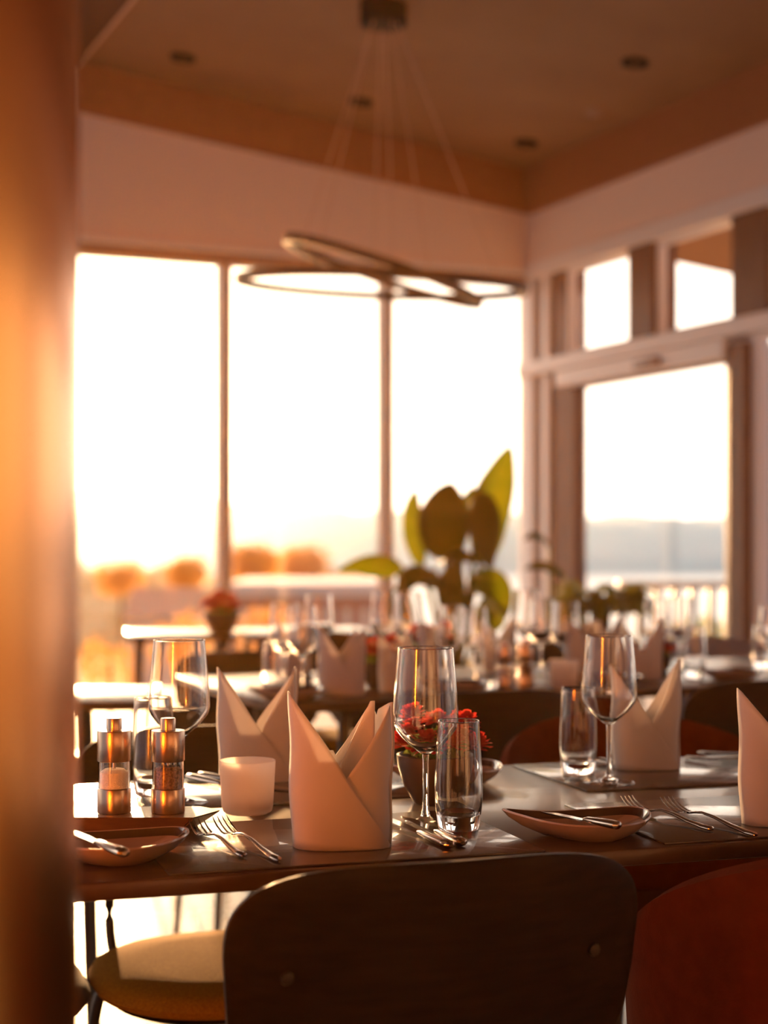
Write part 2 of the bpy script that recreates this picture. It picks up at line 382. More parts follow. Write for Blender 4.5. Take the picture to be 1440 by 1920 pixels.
# ring pendant
def pendant():
    P = on_ceil(719, 8)
    Y0 = P.y; t = thing('pendant_lamp', 'two crossing dark ring pendant lamps hung on thin cables', 'pendant lamp', P)
    bm = BM(); lathe(bm, [(0, -0.09), (0.09, -0.09), (0.10, -0.085), (0.10, 0.02), (0, 0.02)], 40); obj('canopy', bm, M['lamp_dark'], t)
    def ring(cpx, cpy, r, tilt_x, pitch, hgt, thick, cables):
        C = at(cpx, cpy, Y0) - P
        e1 = Vector((math.cos(tilt_x), 0, -math.sin(tilt_x)))
        e2 = Vector((0, math.cos(pitch), math.sin(pitch))); e2 = (e2-e1*e2.dot(e1)).normalized(); n = e1.cross(e2)
        bm = BM(); seg = 96; rows = []
        for i in range(seg):
            a = 2*math.pi*i/seg; d = e1*math.cos(a)+e2*math.sin(a)
            c0 = C + d*r
            rows.append([bm.verts.new(c0 + d*dx + n*dz) for dx, dz in ((-thick, -hgt), (thick, -hgt), (thick, hgt), (-thick, hgt))])
        for i in range(seg):
            A, B = rows[i], rows[(i+1) % seg]
            for k in range(4): bm.faces.new((A[k], A[(k+1) % 4], B[(k+1) % 4], B[k]))
        bmesh.ops.recalc_face_normals(bm, faces=bm.faces)
        ro = obj('ring', bm, M['ringmetal'], t)
        for ang in cables:
            d = e1*math.cos(ang)+e2*math.sin(ang)
            q = C+d*r+n*hgt; top = Vector((0.07*math.cos(ang), 0.07*math.sin(ang), -0.085))
            bm = BM(); tube(bm, [top, q], 0.0022, 6); obj('cable', bm, M['cable'], t)
    ac = math.acos
    ring(716, 535, 0.603, math.radians(2.2), math.radians(4.6), 0.017, 0.013, [-ac(-0.56), -ac(0.76), ac(0.09)])
    ring(719, 509, 0.425, math.radians(18.1), math.radians(4.0), 0.018, 0.014, [-ac(-0.6), -ac(0.45), ac(-0.15)])
pendant()

# ------------------------------------------------------------------ outdoors
def terrain(name, m, Y0, ridge_y, ztop_fn, x0, x1, zbase, label, depth=300, seg=90):
    bm = BM(); rows = []
    for k in range(6):
        f = k/5.0; row = []
        for i in range(seg+1):
            x = x0+(x1-x0)*i/seg
            zt = ztop_fn(x)
            z = zbase+(zt-zbase)*math.sin(f*math.pi/2)**0.8 
            row.append(bm.verts.new((x, Y0+depth*f, z)))
        rows.append(row)
    for A, B in zip(rows, rows[1:]):
        for i in range(seg): bm.faces.new((A[i], A[i+1], B[i+1], B[i]))
    bmesh.ops.recalc_face_normals(bm, faces=bm.faces)
    o = obj(name, bm, m); tag(o, label, None, kind='structure'); return o
def far_ridge(x):
    # top of the far hills in pixels: about 968 on the right, 938 on the left
    px = 720 + x/2300*F
    py = 972 - (1440-px)*0.012 - max(0, (850-px))*0.045 + 4*math.sin(px*0.031)+2.5*math.sin(px*0.085+1)
    return HC + (HY-py)/F*2300
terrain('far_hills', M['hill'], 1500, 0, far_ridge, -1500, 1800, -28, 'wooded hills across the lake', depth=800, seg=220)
bm = BM(); box(bm, -3000, 3000, 250, 1700, -29, -28); tag(obj('lake', bm, M['lake'], smooth=False), 'bright lake below the hills', None, kind='structure')
M['slope'] = mat('wooded_slope', (0.50, 0.27, 0.09), 0.9, noise=(0.62, 0.46, 0.28), nscale=0.35, detail=6, spec=0.05)
terrain('wooded_slope', M['slope'], 80, 0, lambda x: -1.2+0.35*math.sin(x*0.9)+0.25*math.sin(x*2.3+1)-max(0, x+1)*1.2, -60, 6, -12, 'autumn coloured slope below the windows', depth=60, seg=120)
bm = BM()
vs = [bm.verts.new(p) for p in ((-60, 11.3, -3.0), (60, 11.3, -3.0), (60, 60, -3.2), (200, 300, -28), (-400, 600, -34), (-60, 60, -3.2))]
bm.faces.new(vs); 
bmesh.ops.triangulate(bm, faces=bm.faces)
tag(obj('sloping_field', bm, M['ground'], smooth=False), 'sunlit ground sloping to the lake', None, kind='structure')
bm = BM(); box(bm, -12, 6.5, 7.0, 13.6, -0.25, -0.151)
o = obj('terrace', bm, M['deck'], smooth=False); tag(o, 'terrace outside the windows', None, kind='structure')
def foliage(bm, c, r, n, size, rng, shape=(1, 1, 1)):
    for _ in range(n):
        d = Vector((rng.gauss(0, 1), rng.gauss(0, 1), rng.gauss(0, 1))).normalized() * (rng.random()**0.35)
        p = Vector(c)+Vector((d.x*r*shape[0], d.y*r*shape[1], d.z*r*shape[2]))
        a = Vector((rng.gauss(0, 1), rng.gauss(0, 1), rng.gauss(0, 1))).normalized(); b = a.orthogonal().normalized()
        s = size*rng.uniform(0.6, 1.3)
        v = [bm.verts.new(p+a*s), bm.verts.new(p+b*s*0.5+a*s*0.1), bm.verts.new(p-a*s), bm.verts.new(p-b*s*0.5-a*s*0.1)]
        bm.faces.new(v)
rng = random.Random(3)
def tree(px, ptop, pbot, Y, wpx, m, label, cat='tree', name='tree', n=1500, group=None, ground=-3.2):
    top = at(px, ptop, Y); bot = at(px, pbot, Y); r = wpx/2/F*Y; h = (top.z-bot.z)
    base = Vector((bot.x, Y, ground)); zb = bot.z-ground
    t = thing(name, label, cat, base, 0, group)
    bm = BM()
    for k in range(5):
        c = Vector((rng.uniform(-.5, .5)*r, rng.uniform(-.4, .4)*r, zb+h*rng.uniform(.35, .65)))
        foliage(bm, c, 1, n//5, r*0.07, rng, (r*0.6, r*0.6, h*0.42))
    obj('foliage', bm, m, t, smooth=False)
    bm = BM(); tube(bm, [(0, 0, 0), (0.05*r, 0, zb+h*0.2), (0, 0, zb+h*0.8)], [r*0.06, r*0.05, r*0.03]); obj('trunk', bm, M['bark'], t)
    return t
tree(475, 1018, 1098, 60, 150, M['autumn'], 'orange autumn tree beyond the glass, right beside the first mullion', group='autumn trees outside')
tree(590, 1020, 1098, 62, 150, M['autumn'], 'orange autumn tree beyond the glass, left of the big green leaf', group='autumn trees outside')
tree(535, 1030, 1098, 72, 150, M['autumn'], 'orange autumn tree between the two others in the second pane', group='autumn trees outside')
tree(345, 1040, 1110, 68, 130, M['autumn'], 'orange autumn tree in the glare of the leftmost pane', group='autumn trees outside')
tree(225, 1050, 1120, 56, 120, M['autumn'], 'orange autumn tree beyond the pane, closest to the column', group='autumn trees outside')
def bush(px, ptop, pbot, Y, wpx, m, label): return tree(px, ptop, pbot, Y, wpx, m, label, 'bush', 'bush', 900, 'bushes beside the terrace', -0.15)
bush(1345, 1150, 1215, 12.4, 90, M['bush'], 'yellow green bush behind the right end of the terrace railing')
bush(1265, 1172, 1215, 12.6, 80, M['bush'], 'low green bush behind the middle of the terrace railing')
bush(330, 1150, 1275, 12.2, 190, M['autumn'], 'sunlit orange bush low in the leftmost pane')
bush(205, 1185, 1290, 12.0, 130, M['autumn'], 'sunlit orange bush low beside the column')
bush(500, 1135, 1260, 12.3, 130, M['autumn'], 'sunlit orange bush in front of the brick building')
# low building with a white roof
def building():
    t = thing('building', 'low brick building with a flat white roof outside', 'building', (-1.75, 36, -3.2))
    bm = BM(); box(bm, -1.75, 1.62, 0, 6, 0, 3.12); obj('wall', bm, M['bwall'], t, smooth=False)
    bm = BM(); box(bm, -1.85, 1.72, -0.3, 6.3, 3.12, 3.42, 0.02); obj('roof', bm, M['bwhite'], t, smooth=False)
    for i in range(8):
        bm = BM(); x = -1.5+i*0.39; box(bm, x, x+0.16, -0.03, 0.0, 2.0, 2.85); obj('window', bm, M['bwhite'], t, smooth=False)
building()
def house(px, ptop, Y, wm, label):
    P = at(px, ptop, Y); t = thing('house', label, 'house', (P.x, Y, -4), 0)
    h = P.z+4
    bm = BM(); box(bm, -wm/2, wm/2, 0, 4, 0, h*0.8); obj('wall', bm, M['bwhite'], t, smooth=False)
    bm = BM(); 
    vs = [bm.verts.new(p) for p in ((-wm*.55, -.2, h*.8), (wm*.55, -.2, h*.8), (wm*.55, 4.2, h*.8), (-wm*.55, 4.2, h*.8), (-wm*.55, 2, h), (wm*.55, 2, h))]
    for f in ((0, 1, 5, 4), (2, 3, 4, 5), (0, 4, 3), (1, 2, 5), (0, 3, 2, 1)): bm.faces.new([vs[i] for i in f])
    obj('roof', bm, M['bwall'], t, smooth=False)
house(300, 1105, 45, 1.9, 'small white house outside in the glare of the leftmost pane')
# terrace railing
def railing():
    Y = 10.9; x0 = (1158-720)/F*Y; x1 = (1374-720)/F*Y; zt = HC-(1089-HY)/F*Y
    t = thing('terrace_railing', 'grey metal railing with upright bars on the terrace', 'railing', ((x0+x1)/2, Y, -0.15))
    L = (x1-x0)/2; h = zt+0.15
    bm = BM(); box(bm, -L, L, -0.03, 0.03, h-0.055, h, 0.004); obj('handrail', bm, M['railm'], t)
    bm = BM(); box(bm, -L, L, -0.015, 0.015, 0.06, 0.09, 0.004); obj('bottom_rail', bm, M['raildark'], t)
    n = 7
    for i in range(n):
        x = -L+0.03+i*(2*L-0.06)/(n-1)
        bm = BM(); box(bm, x-0.022, x+0.022, -0.012, 0.012, 0.0 if i in (0, n-1) else 0.07, h-0.056, 0.003); obj('bar', bm, M['raildark'], t)
railing()
# roof overhang outside the door wall
P = on_ceil(1238, 485); bo = (P-CORNER).dot(V)
bm = BM(); vs = []
for zoff in (0, 0.12):
    for a, b in ((0.26, -9), (3.2, -9), (3.2, bo), (0.26, bo)): vs.append(bm.verts.new(R(a, b, ceil_z(a)+zoff)))
bm.faces.new(vs[0:4]); bm.faces.new(vs[4:8])
for i in range(4): bm.faces.new((vs[i], vs[(i+1) % 4], vs[4+(i+1) % 4], vs[4+i]))
bmesh.ops.recalc_face_normals(bm, faces=bm.faces)
tag(obj('eave', bm, M['beam'], smooth=False), 'brown underside of the roof overhang', None, kind='structure')

# ------------------------------------------------------------------ tables
def table(name, label, origin, rz, L, W, m='table', thick=0.02, legs=True, h=0.75, inset=0.12, leg_x=None, group=None):
    """origin = near left corner on the floor; x along the length, y across"""
    t = thing(name, label, 'table', origin, rz, group)
    bm = BM(); box(bm, 0, L, 0, W, h-thick, h, 0.0025); obj('tabletop', bm, M[m], t)
    xs = leg_x or (inset, L-inset)
    for x in xs:
        bm = BM(); box(bm, x-0.02, x+0.02, 0.09, W-0.09, h-thick-0.022, h-thick-0.0005, 0.003)
        obj('bearer', bm, M['black_metal'], t)
    for x in xs:
        for y in (0.12, W-0.12):
            bm = BM(); tube(bm, [(x, y, h-thick-0.021), (x+(0.02 if x > L/2 else -0.02), y+(0.02 if y > W/2 else -0.02), 0.001)], [0.014, 0.010], 14); obj('leg', bm, M['black_metal'], t)
    return t
A1 = math.radians(17.5)
T1 = Vector((math.cos(A1), math.sin(A1), 0)); N1 = Vector((-math.sin(A1), math.cos(A1), 0))
P0 = Vector((0.324, 1.850, 0))
def tp(s, t, z=TZ): return P0+T1*s+N1*t+Vector((0, 0, z))
table('dining_table', 'long dark wood dining table set for four in front', P0-T1*0.9, A1, 2.3, 0.69, leg_x=(0.62, 1.95))
def placemat(s0, s1, t0, t1, label, z=TZ):
    o = thing('placemat', label, 'placemat', tp((s0+s1)/2, (t0+t1)/2, z), A1, 'leather placemats on the front table')
    bm = BM(); box(bm, -(s1-s0)/2, (s1-s0)/2, -(t1-t0)/2, (t1-t0)/2, 0, 0.003, 0.001); obj('leather_sheet', bm, M['mat'], o)
placemat(-0.575, -0.145, 0.008, 0.30, 'dark placemat under the large front napkin')
placemat(0.005, 0.44, 0.008, 0.295, 'dark placemat under the two forks at the right edge')
placemat(-0.52, -0.10, 0.42, 0.68, 'dark placemat under the napkin behind the frosted tealight glass')
placemat(0.085, 0.50, 0.395, 0.675, 'dark placemat under the napkin and wine glass on the far right')
A2 = UANG
P2 = Vector((-0.226, 3.477, 0))
table('dining_table', 'second dark dining table crowded with glasses behind the front one', P2, A2, 2.6, 0.82, inset=0.2)
def t2(px, t, z=TZ):   # point on the second table below pixel column px, t metres from its near edge
    Q = P2+V*t; k = (px-720)/F
    s = (k*Q.y-Q.x)/(U.x-k*U.y); r = Q+U*s; return Vector((r.x, r.y, z))
table('side_table', 'bright lit table at the left, behind the mills', Vector((-1.45, 3.44, 0)), math.radians(7), 0.93, 0.42, inset=0.15)
table('window_table', 'small table with red flowers at the window on the left', Vector((-0.97, 6.05, 0)), math.radians(10), 0.42, 0.55, inset=0.05)
table('window_table', 'small table at the window behind the brown chair', Vector((-0.50, 6.15, 0)), math.radians(16), 0.55, 0.55, inset=0.06)

# ------------------------------------------------------------------ chairs (sitter faces +y)
def sup(t, a, b, n):
    c, s = math.cos(t), math.sin(t)
    return (a*math.copysign(abs(c)**(2/n), c), b*math.copysign(abs(s)**(2/n), s))
def ply_chair(label, loc, rz, fabric='mustard', back='ply', group=None):
    t = thing('plywood_chair', label, 'chair', loc, rz, group)
    # backrest: rounded bent panel
    bm = BM(); seg = 72; rr = []
    for f, off in ((0.0, -1), (0.5, -1), (0.86, -1), (0.975, -1), (1.0, -0.55), (1.0, 0.55), (0.975, 1), (0.86, 1), (0.5, 1), (0.0, 1)):
        row = []
        for i in range(seg):
            x, z = sup(2*math.pi*i/seg, 0.221, 0.125, 3.3)
            x *= f*(1.0 + 0.06*(z/0.125)); z *= f
            z += 0.006*(x/0.2)**2*(1 if z > 0 else -1)*f
            y = 0.75*x*x - 0.16*(z)
            row.append(bm.verts.new((x, -0.235+y+off*0.0055, 0.664+z)))
        rr.append(row)
    for A, B in zip(rr, rr[1:]):
        for i in range(seg): bm.faces.new((A[i], A[(i+1) % seg], B[(i+1) % seg], B[i]))
    bmesh.ops.remove_doubles(bm, verts=bm.verts, dist=1e-5)
    bmesh.ops.recalc_face_normals(bm, faces=bm.faces)
    o = obj('backrest', bm, M[back], t, mats=[M['ply_edge']])
    for p in o.data.polygons:
        pass
    for s in (-1, 1):
        bm = BM(); lathe(bm, [(0, -0.003), (0.006, -0.002), (0.007, 0.002), (0, 0.002)], 16)
        bmesh.ops.rotate(bm, verts=bm.verts, matrix=Matrix.Rotation(math.radians(-90), 3, 'X'))
        q = obj('bolt', bm, M['black_metal'], t); q.location = (s*0.165, -0.235+0.75*0.165**2-0.0105, 0.68)
    # seat
    bm = BM(); rings = []
    for f, z in ((0.0, 0.455), (0.6, 0.456), (0.88, 0.452), (0.97, 0.443), (1.0, 0.432), (0.97, 0.422), (0.9, 0.415), (0.0, 0.413)):
        rings.append([bm.verts.new((*[c*f for c in sup(2*math.pi*i/48, 0.222, 0.215, 2.5)], z)) for i in range(48)])
    for A, B in zip(rings, rings[1:]):
        for i in range(48): bm.faces.new((A[i], A[(i+1) % 48], B[(i+1) % 48], B[i]))
    bmesh.ops.remove_doubles(bm, verts=bm.verts, dist=1e-5); bmesh.ops.recalc_face_normals(bm, faces=bm.faces)
    obj('seat', bm, M[fabric], t)
    bm = BM(); rings = []
    for f, z in ((0.0, 0.4125), (0.86, 0.4125), (0.88, 0.408), (0.8, 0.400), (0.0, 0.398)):
        rings.append([bm.verts.new((*[c*f for c in sup(2*math.pi*i/48, 0.222, 0.215, 2.5)], z)) for i in range(48)])
    for A, B in zip(rings, rings[1:]):
        for i in range(48): bm.faces.new((A[i], A[(i+1) % 48], B[(i+1) % 48], B[i]))
    bmesh.ops.remove_doubles(bm, verts=bm.verts, dist=1e-5); bmesh.ops.recalc_face_normals(bm, faces=bm.faces)
    obj('seat_shell', bm, M['ply'], t)
    for s in (-1, 1):
        bm = BM(); tube(bm, smooth_pts([(s*0.10, 0.14, 0.388), (s*0.165, 0.15, 0.383), (s*0.195, 0.155, 0.33), (s*0.215, 0.165, 0.001)]), 0.0095, 12); obj('leg', bm, M['black_metal'], t)
        bm = BM(); tube(bm, smooth_pts([(s*0.10, -0.12, 0.388), (s*0.165, -0.14, 0.383), (s*0.195, -0.16, 0.33), (s*0.215, -0.20, 0.001)]), 0.0095, 12); obj('leg', bm, M['black_metal'], t)
        bm = BM(); tube(bm, smooth_pts([(s*0.12, -0.10, 0.392), (s*0.15, -0.16, 0.400), (s*0.165, -0.198, 0.46), (s*0.165, -0.192, 0.60), (s*0.165, -0.203, 0.69)]), 0.008, 12); obj('back_upright', bm, M['black_metal'], t)
    return t
def arm_chair(label, loc, rz, fabric='rust', group=None):
    t = thing('upholstered_chair', label, 'chair', loc, rz, group)
    bm = BM(); seg = 48; rr = []
    for k, (dr, zf) in enumerate(((0.0, 0), (0.0, 0.5), (0.0, 0.9), (0.008, 0.975), (0.022, 1.0), (0.036, 0.975), (0.044, 0.9), (0.044, 0.5), (0.044, 0))):
        row = []
        for i in range(seg+1):
            ph = math.radians(-108+216*i/seg)
            top = 0.785-0.15*abs(ph/math.radians(108))**2.2
            z = 0.40+(top-0.40)*zf
            r = 0.268-dr+0.02*(z-0.4)/0.38
            row.append(bm.verts.new((r*math.sin(ph), -r*math.cos(ph)*0.92, z)))
        rr.append(row)
    for A, B in zip(rr, rr[1:]):
        for i in range(seg): bm.faces.new((A[i], A[i+1], B[i+1], B[i]))
    for i in range(seg): bm.faces.new((rr[0][i], rr[-1][i], rr[-1][i+1], rr[0][i+1]))
    bm.faces.new([r[0] for r in rr]); bm.faces.new([r[-1] for r in reversed(rr)])
    bmesh.ops.recalc_face_normals(bm, faces=bm.faces)
    obj('backrest', bm, M[fabric], t)
    bm = BM(); rings = []
    for f, z in ((0.0, 0.47), (0.7, 0.47), (0.93, 0.462), (1.0, 0.44), (1.0, 0.40), (0.95, 0.385), (0.0, 0.383)):
        rings.append([bm.verts.new((*[c*f for c in sup(2*math.pi*i/48, 0.212, 0.21, 2.6)], z)) for i in range(48)])
    for A, B in zip(rings, rings[1:]):
        for i in range(48): bm.faces.new((A[i], A[(i+1) % 48], B[(i+1) % 48], B[i]))
    bmesh.ops.remove_doubles(bm, verts=bm.verts, dist=1e-5); bmesh.ops.recalc_face_normals(bm, faces=bm.faces)
    obj('seat', bm, M[fabric], t)
    for sx in (-1, 1):
        for sy in (-1, 1):
            bm = BM(); tube(bm, [(sx*0.15, sy*0.14, 0.384), (sx*0.20, sy*0.19, 0.001)], [0.014, 0.009], 12); obj('leg', bm, M['black_metal'], t)
    return t
pc = ply_chair('dark plywood chair seen from behind, close in the foreground', Vector((0.054, 1.60, 0))+N1*0.222, A1+math.radians(2))
dup(pc, Vector((-0.235, 2.50, 0)), A1+math.pi, 'plywood chair with sunlit mustard seat tucked under the left of the front table')
ply_chair('plywood chair with a dark seat, half hidden by the column', Vector((-0.235, 2.50, 0))-T1*0.447, A1+math.pi, fabric='darkfab')
rc = arm_chair('rust red upholstered chair at the right, back turned to the viewer', Vector((0.568, 1.955, 0)), A1)
dup(rc, Vector((0.475, 2.75, 0)), A1+math.pi, 'rust red upholstered chair across the front table, behind the glasses')
def beside2(px, d): return t2(px, d, 0)
for px, d, rz, lab in ((838, -0.02, A2, 'dark chair back behind the large wine glass, at the second table'),
                       (1335, -0.02, A2, 'dark chair back behind the upright napkin, at the right of the second table'),
                       (510, 0.90, A2+math.pi, 'brown chair across the second table, beyond the first pair of blurred glasses'),
                       (1075, 0.92, A2+math.pi, 'brown chair across the second table, below the bushy plant'),
                       (792, 0.92, A2+math.pi, 'brown chair across the second table, below the big plant')):
    dup(pc, beside2(px, d), rz, lab, 'dark chairs around the second table')
pc['group'] = 'plywood chairs at the front table'
for o in list(COL.objects):
    if o.name.startswith('plywood_chair') and 'group' not in o: o['group'] = 'plywood chairs at the front table'
dup(pc, Vector((-0.52, 5.75, 0)), math.radians(75), 'brown chair at the window tables, seen past the red flowers', 'plywood chairs at the window')
rc['group'] = 'rust red upholstered chairs'
dup(pc, Vector((-0.16, 5.45, 0)), A2+math.pi, 'brown chair standing between the second table and the big plant', 'plywood chairs at the window')
gc = arm_chair('grey upholstered chair by the terrace door', t2(1382, 1.08, 0), A2+math.pi, 'greyfab')

# ------------------------------------------------------------------ tableware
def wine_glass(label, loc, rz=0, scale=1.0, group='wine glasses on the front table'):
    t = thing('wine_glass', label, 'wine glass', loc, rz, group)
    outer = [(0.0, 0.0868), (0.004, 0.0868), (0.0075, 0.0885), (0.018, 0.097), (0.030, 0.108), (0.0385, 0.119), (0.0414, 0.128), (0.0412, 0.140), (0.0395, 0.165), (0.0368, 0.197), (0.0351, 0.2165), (0.0349, 0.2193), (0.0348, 0.2200)]
    inner = [(0.0344, 0.2204), (0.0340, 0.2205), (0.0337, 0.2200), (0.0338, 0.2193), (0.0340, 0.2165), (0.0357, 0.197), (0.0384, 0.165), (0.0400, 0.140), (0.0401, 0.128), (0.0372, 0.1205), (0.029, 0.1100), (0.018, 0.1003), (0.008, 0.0935), (0.0, 0.0925)]
    bm = BM(); lathe(bm, outer+inner, 56); obj('bowl', bm, M['glass'], t)
    bm = BM(); lathe(bm, [(0, 0.0866), (0.0042, 0.0866), (0.0036, 0.075), (0.0035, 0.04), (0.0042, 0.018), (0.006, 0.0096), (0, 0.0094)], 24); obj('stem', bm, M['glass'], t)
    bm = BM(); lathe(bm, [(0, 0.0092), (0.0062, 0.0092), (0.011, 0.0055), (0.024, 0.0032), (0.036, 0.0020), (0.0385, 0.0008), (0.0375, 0.0), (0, 0.0)], 48); obj('foot', bm, M['glass'], t)
    t.scale = (scale,)*3; return t
wg = wine_glass('large empty wine glass in front, beside the big front napkin', on_z(798, 1544, TZ))
GW = 'wine glasses on the front table'
dup(wg, on_z(336, 1504, TZ+0.0035), 0, 'empty wine glass at the left behind the pepper mill', GW, 0.99)
dup(wg, on_z(1142, 1467, TZ+0.0035), 0, 'empty wine glass at the right in front of the upright napkin', GW, 0.97)
def tumbler(label, loc, group='water glasses on the front table'):
    t = thing('water_glass', label, 'drinking glass', loc, 0, group)
    prof = [(0, 0), (0.0228, 0), (0.0245, 0.0015), (0.0262, 0.012), (0.0285, 0.030), (0.0293, 0.048), (0.0288, 0.075), (0.0268, 0.112), (0.0256, 0.131), (0.0253, 0.1340), (0.0252, 0.1345), (0.0248, 0.1350),
            (0.0245, 0.1350), (0.0241, 0.1345), (0.0241, 0.1340), (0.0244, 0.131), (0.0256, 0.112), (0.0275, 0.075), (0.0279, 0.048), (0.0268, 0.032), (0.0235, 0.0215), (0.012, 0.0185), (0, 0.018)]
    bm = BM(); lathe(bm, prof, 56); obj('glass_body', bm, M['glass'], t); return t
tg = tumbler('empty water glass in front, right of the large wine glass', on_z(860, 1558, TZ))
GT = 'water glasses on the front table'
dup(tg, on_z(1084, 1452, TZ+0.0035), 0, 'water glass beside the right hand wine glass', GT, 0.97)
dup(tg, on_z(287, 1490, TZ+0.0035), 0, 'water glass at the left, behind the two mills', GT, 1.0)

def napkin(label, loc, rz, right=0.165, left=0.182, w=0.0590, d=0.034, group='folded napkins on the front table', seed=1, single=False):
    t = thing('folded_napkin', label, 'napkin', loc, rz, group)
    rg = random.Random(seed); ph = rg.uniform(0, 6)
    def sheet(name, x0, x1, side, topf, inset, depth0=None, mtl='linen', n=40, rows=14):
        # wraps round an oval: x0..x1 in units of w measured along front (side -1) or back (side +1)
        bm = BM(); g = []
        for i in range(n+1):
            q = x0+(x1-x0)*i/n
            xs = max(-1, min(1, q)); top = max(0.002, topf(q))
            col = []
            for j in range(rows+1):
                z = top*j/rows
                ww = (w-inset)*(1.0-0.05*math.exp(-z/0.05)+0.02*z/0.17); dd = d-inset
                yy = side*dd*(max(0, 1-abs(xs)**2.6))**(1/2.2)*(1-0.35*(z/0.18)**1.5*(abs(xs)))
                yy += 0.0012*math.sin(14*z*6+ph+3*q)*(1-abs(xs))
                col.append(bm.verts.new((xs*ww+0.0012*math.sin(60*z+ph), yy, z)))
            g.append(col)
        for A, B in zip(g, g[1:]):
            for j in range(rows): bm.faces.new((A[j], B[j], B[j+1], A[j+1]))
        bmesh.ops.recalc_face_normals(bm, faces=bm.faces)
        return obj(name, bm, M[mtl], t, solid=0.0016)
    s0 = (left-0.004)/1.92
    sheet('front_fold', -1.0, 0.93, -1, lambda q: left-s0*(q+1) if q < .95 else 0.004, 0.0)
    vz = left-s0*1.08
    sheet('side_fold', -0.75, 1.0, -1, lambda q: vz+(q-0.08)*(right-vz)/0.92 if q > -0.2 else vz-0.03, 0.0042)
    if single:
        sheet('back_fold', -1.0, 1.0, 1, lambda q: max(left-0.012-0.17*(q+1), vz+0.004+(q-0.0)*(right-vz-0.006) if q > 0.0 else vz), 0.001)
        return t
    sheet('back_fold', -1.0, 1.0, 1, lambda q: (max(0.105, left-0.01-0.16*(q+1)) if q < -0.15 else 0.095+(q+0.15)*0.088 if q < 0.62 else (right+0.004-(q-0.62)*0.22 if q < 0.74 else right-0.006+(q-0.74)*0.04)), 0.001)
    def flap():
        bm = BM(); n = 16; g = []
        for i in range(n+1):
            q = -0.05+0.70*i/n; top = 0.088+(q+0.05)*0.125 if i < n-1 else 0.165
            col = []
            for j in range(9):
                z = 0.03+(top-0.03)*j/8
                col.append(bm.verts.new((q*w, 0.006+0.010*(q)+0.004*math.sin(q*6)-0.002*(j/8)**2, z)))
            g.append(col)
        for A, B in zip(g, g[1:]):
            for j in range(8): bm.faces.new((A[j], B[j], B[j+1], A[j+1]))
        return obj('inner_flap', bm, M['linen'], t, solid=0.0018)
    flap(); return t
NZ = TZ+0.0035
npk = napkin('large white folded napkin standing at the front of the table', on_z(641, 1585, NZ), math.radians(5), 0.160, 0.178, 0.0595, 0.034, seed=1)
napkin('white folded napkin behind the frosted tealight glass', on_z(480, 1468, NZ)+Vector((0, 0.03, 0)), math.radians(8), 0.166, 0.166, 0.058, 0.032, seed=2, single=True)
npk1 = napkin('white folded napkin behind the right hand wine glass', on_z(1212, 1440, NZ), math.radians(2), 0.170, 0.160, 0.054, 0.030, seed=3, single=True)
napkin('white folded napkin cut off by the right edge', on_z(1482, 1548, NZ)+Vector((0, 0.02, 0)), math.radians(4), 0.160, 0.168, 0.060, 0.033, seed=4)

# tealight in a frosted glass
def tealight(label, loc, group=None, scale=1.0):
    t = thing('tealight_holder', label, 'candle holder', loc, 0, group)
    bm = BM(); lathe(bm, [(0, 0), (0.027, 0), (0.0315, 0.003), (0.0335, 0.010), (0.0365, 0.066), (0.0362, 0.0685), (0.0345, 0.0685), (0.0335, 0.066), (0.0305, 0.012), (0.027, 0.007), (0, 0.006)], 56)
    obj('frosted_cup', bm, M['frost'], t)
    bm = BM(); lathe(bm, [(0, 0.0065), (0.0185, 0.0065), (0.019, 0.023), (0.0182, 0.023), (0.0180, 0.020), (0, 0.020)], 32); k = obj('tealight', bm, M['tin'], t)
    bm = BM(); lathe(bm, [(0, 0.0202), (0.0176, 0.0202), (0.0176, 0.0212), (0.0008, 0.0214), (0.0008, 0.027), (0, 0.027)], 24); obj('wax', bm, M['wax'], k)
    t.scale = (scale,)*3; return t
tl = tealight('frosted glass tealight holder left of the large front napkin', on_z(464, 1524, TZ), group='frosted tealight holders')

# mills on a wooden tray
def mill(label, loc, fill, filltop, name):
    t = thing(name, label, 'spice mill', loc, 0.2, 'mills in the wooden tray')
    bm = BM(); lathe(bm, [(0, 0), (0.0200, 0), (0.0204, 0.001), (0.0204, 0.0285), (0.0198, 0.0295), (0, 0.0295)], 48); obj('base', bm, M['brushed'], t)
    bm = BM(); lathe(bm, [(0.0192, 0.0297), (0.0192, 0.0625), (0.0178, 0.0625), (0.0178, 0.0297), (0.0192, 0.0297)], 48); obj('window', bm, M['glass'], t)
    bm = BM(); lathe(bm, [(0, 0.0299), (0.0172, 0.0299), (0.0172, filltop-0.003), (0.012, filltop+0.001), (0.006, filltop-0.001), (0, filltop)], 40)
    obj('filling', bm, fill, t)
    bm = BM(); lathe(bm, [(0, filltop+0.0012), (0.0022, filltop+0.0012), (0.0022, 0.0624), (0, 0.0624)], 16); obj('spindle', bm, M['steel'], t)
    bm = BM(); lathe(bm, [(0, 0.0627), (0.0200, 0.0627), (0.0205, 0.0635), (0.0205, 0.0985), (0.0198, 0.1000), (0, 0.1000)], 48); obj('head', bm, M['brushed'], t)
    bm = BM(); lathe(bm, [(0, 0.1002), (0.0092, 0.1002), (0.0094, 0.1135), (0.0086, 0.1150), (0, 0.1150)], 32); obj('knob', bm, M['brushed'], t)
    return t
TT = TZ+0.0225
pS = Vector(((214-720)/F*1.955, 1.955, TT)); pP = Vector(((315-720)/F*1.955, 1.955, TT))
mill('steel salt mill on the wooden tray, nearer the column', pS, M['salt'], 0.052, 'salt_mill')
mill('steel pepper mill with dark peppercorns on the wooden tray', pP, M['pepper'], 0.055, 'pepper_mill')
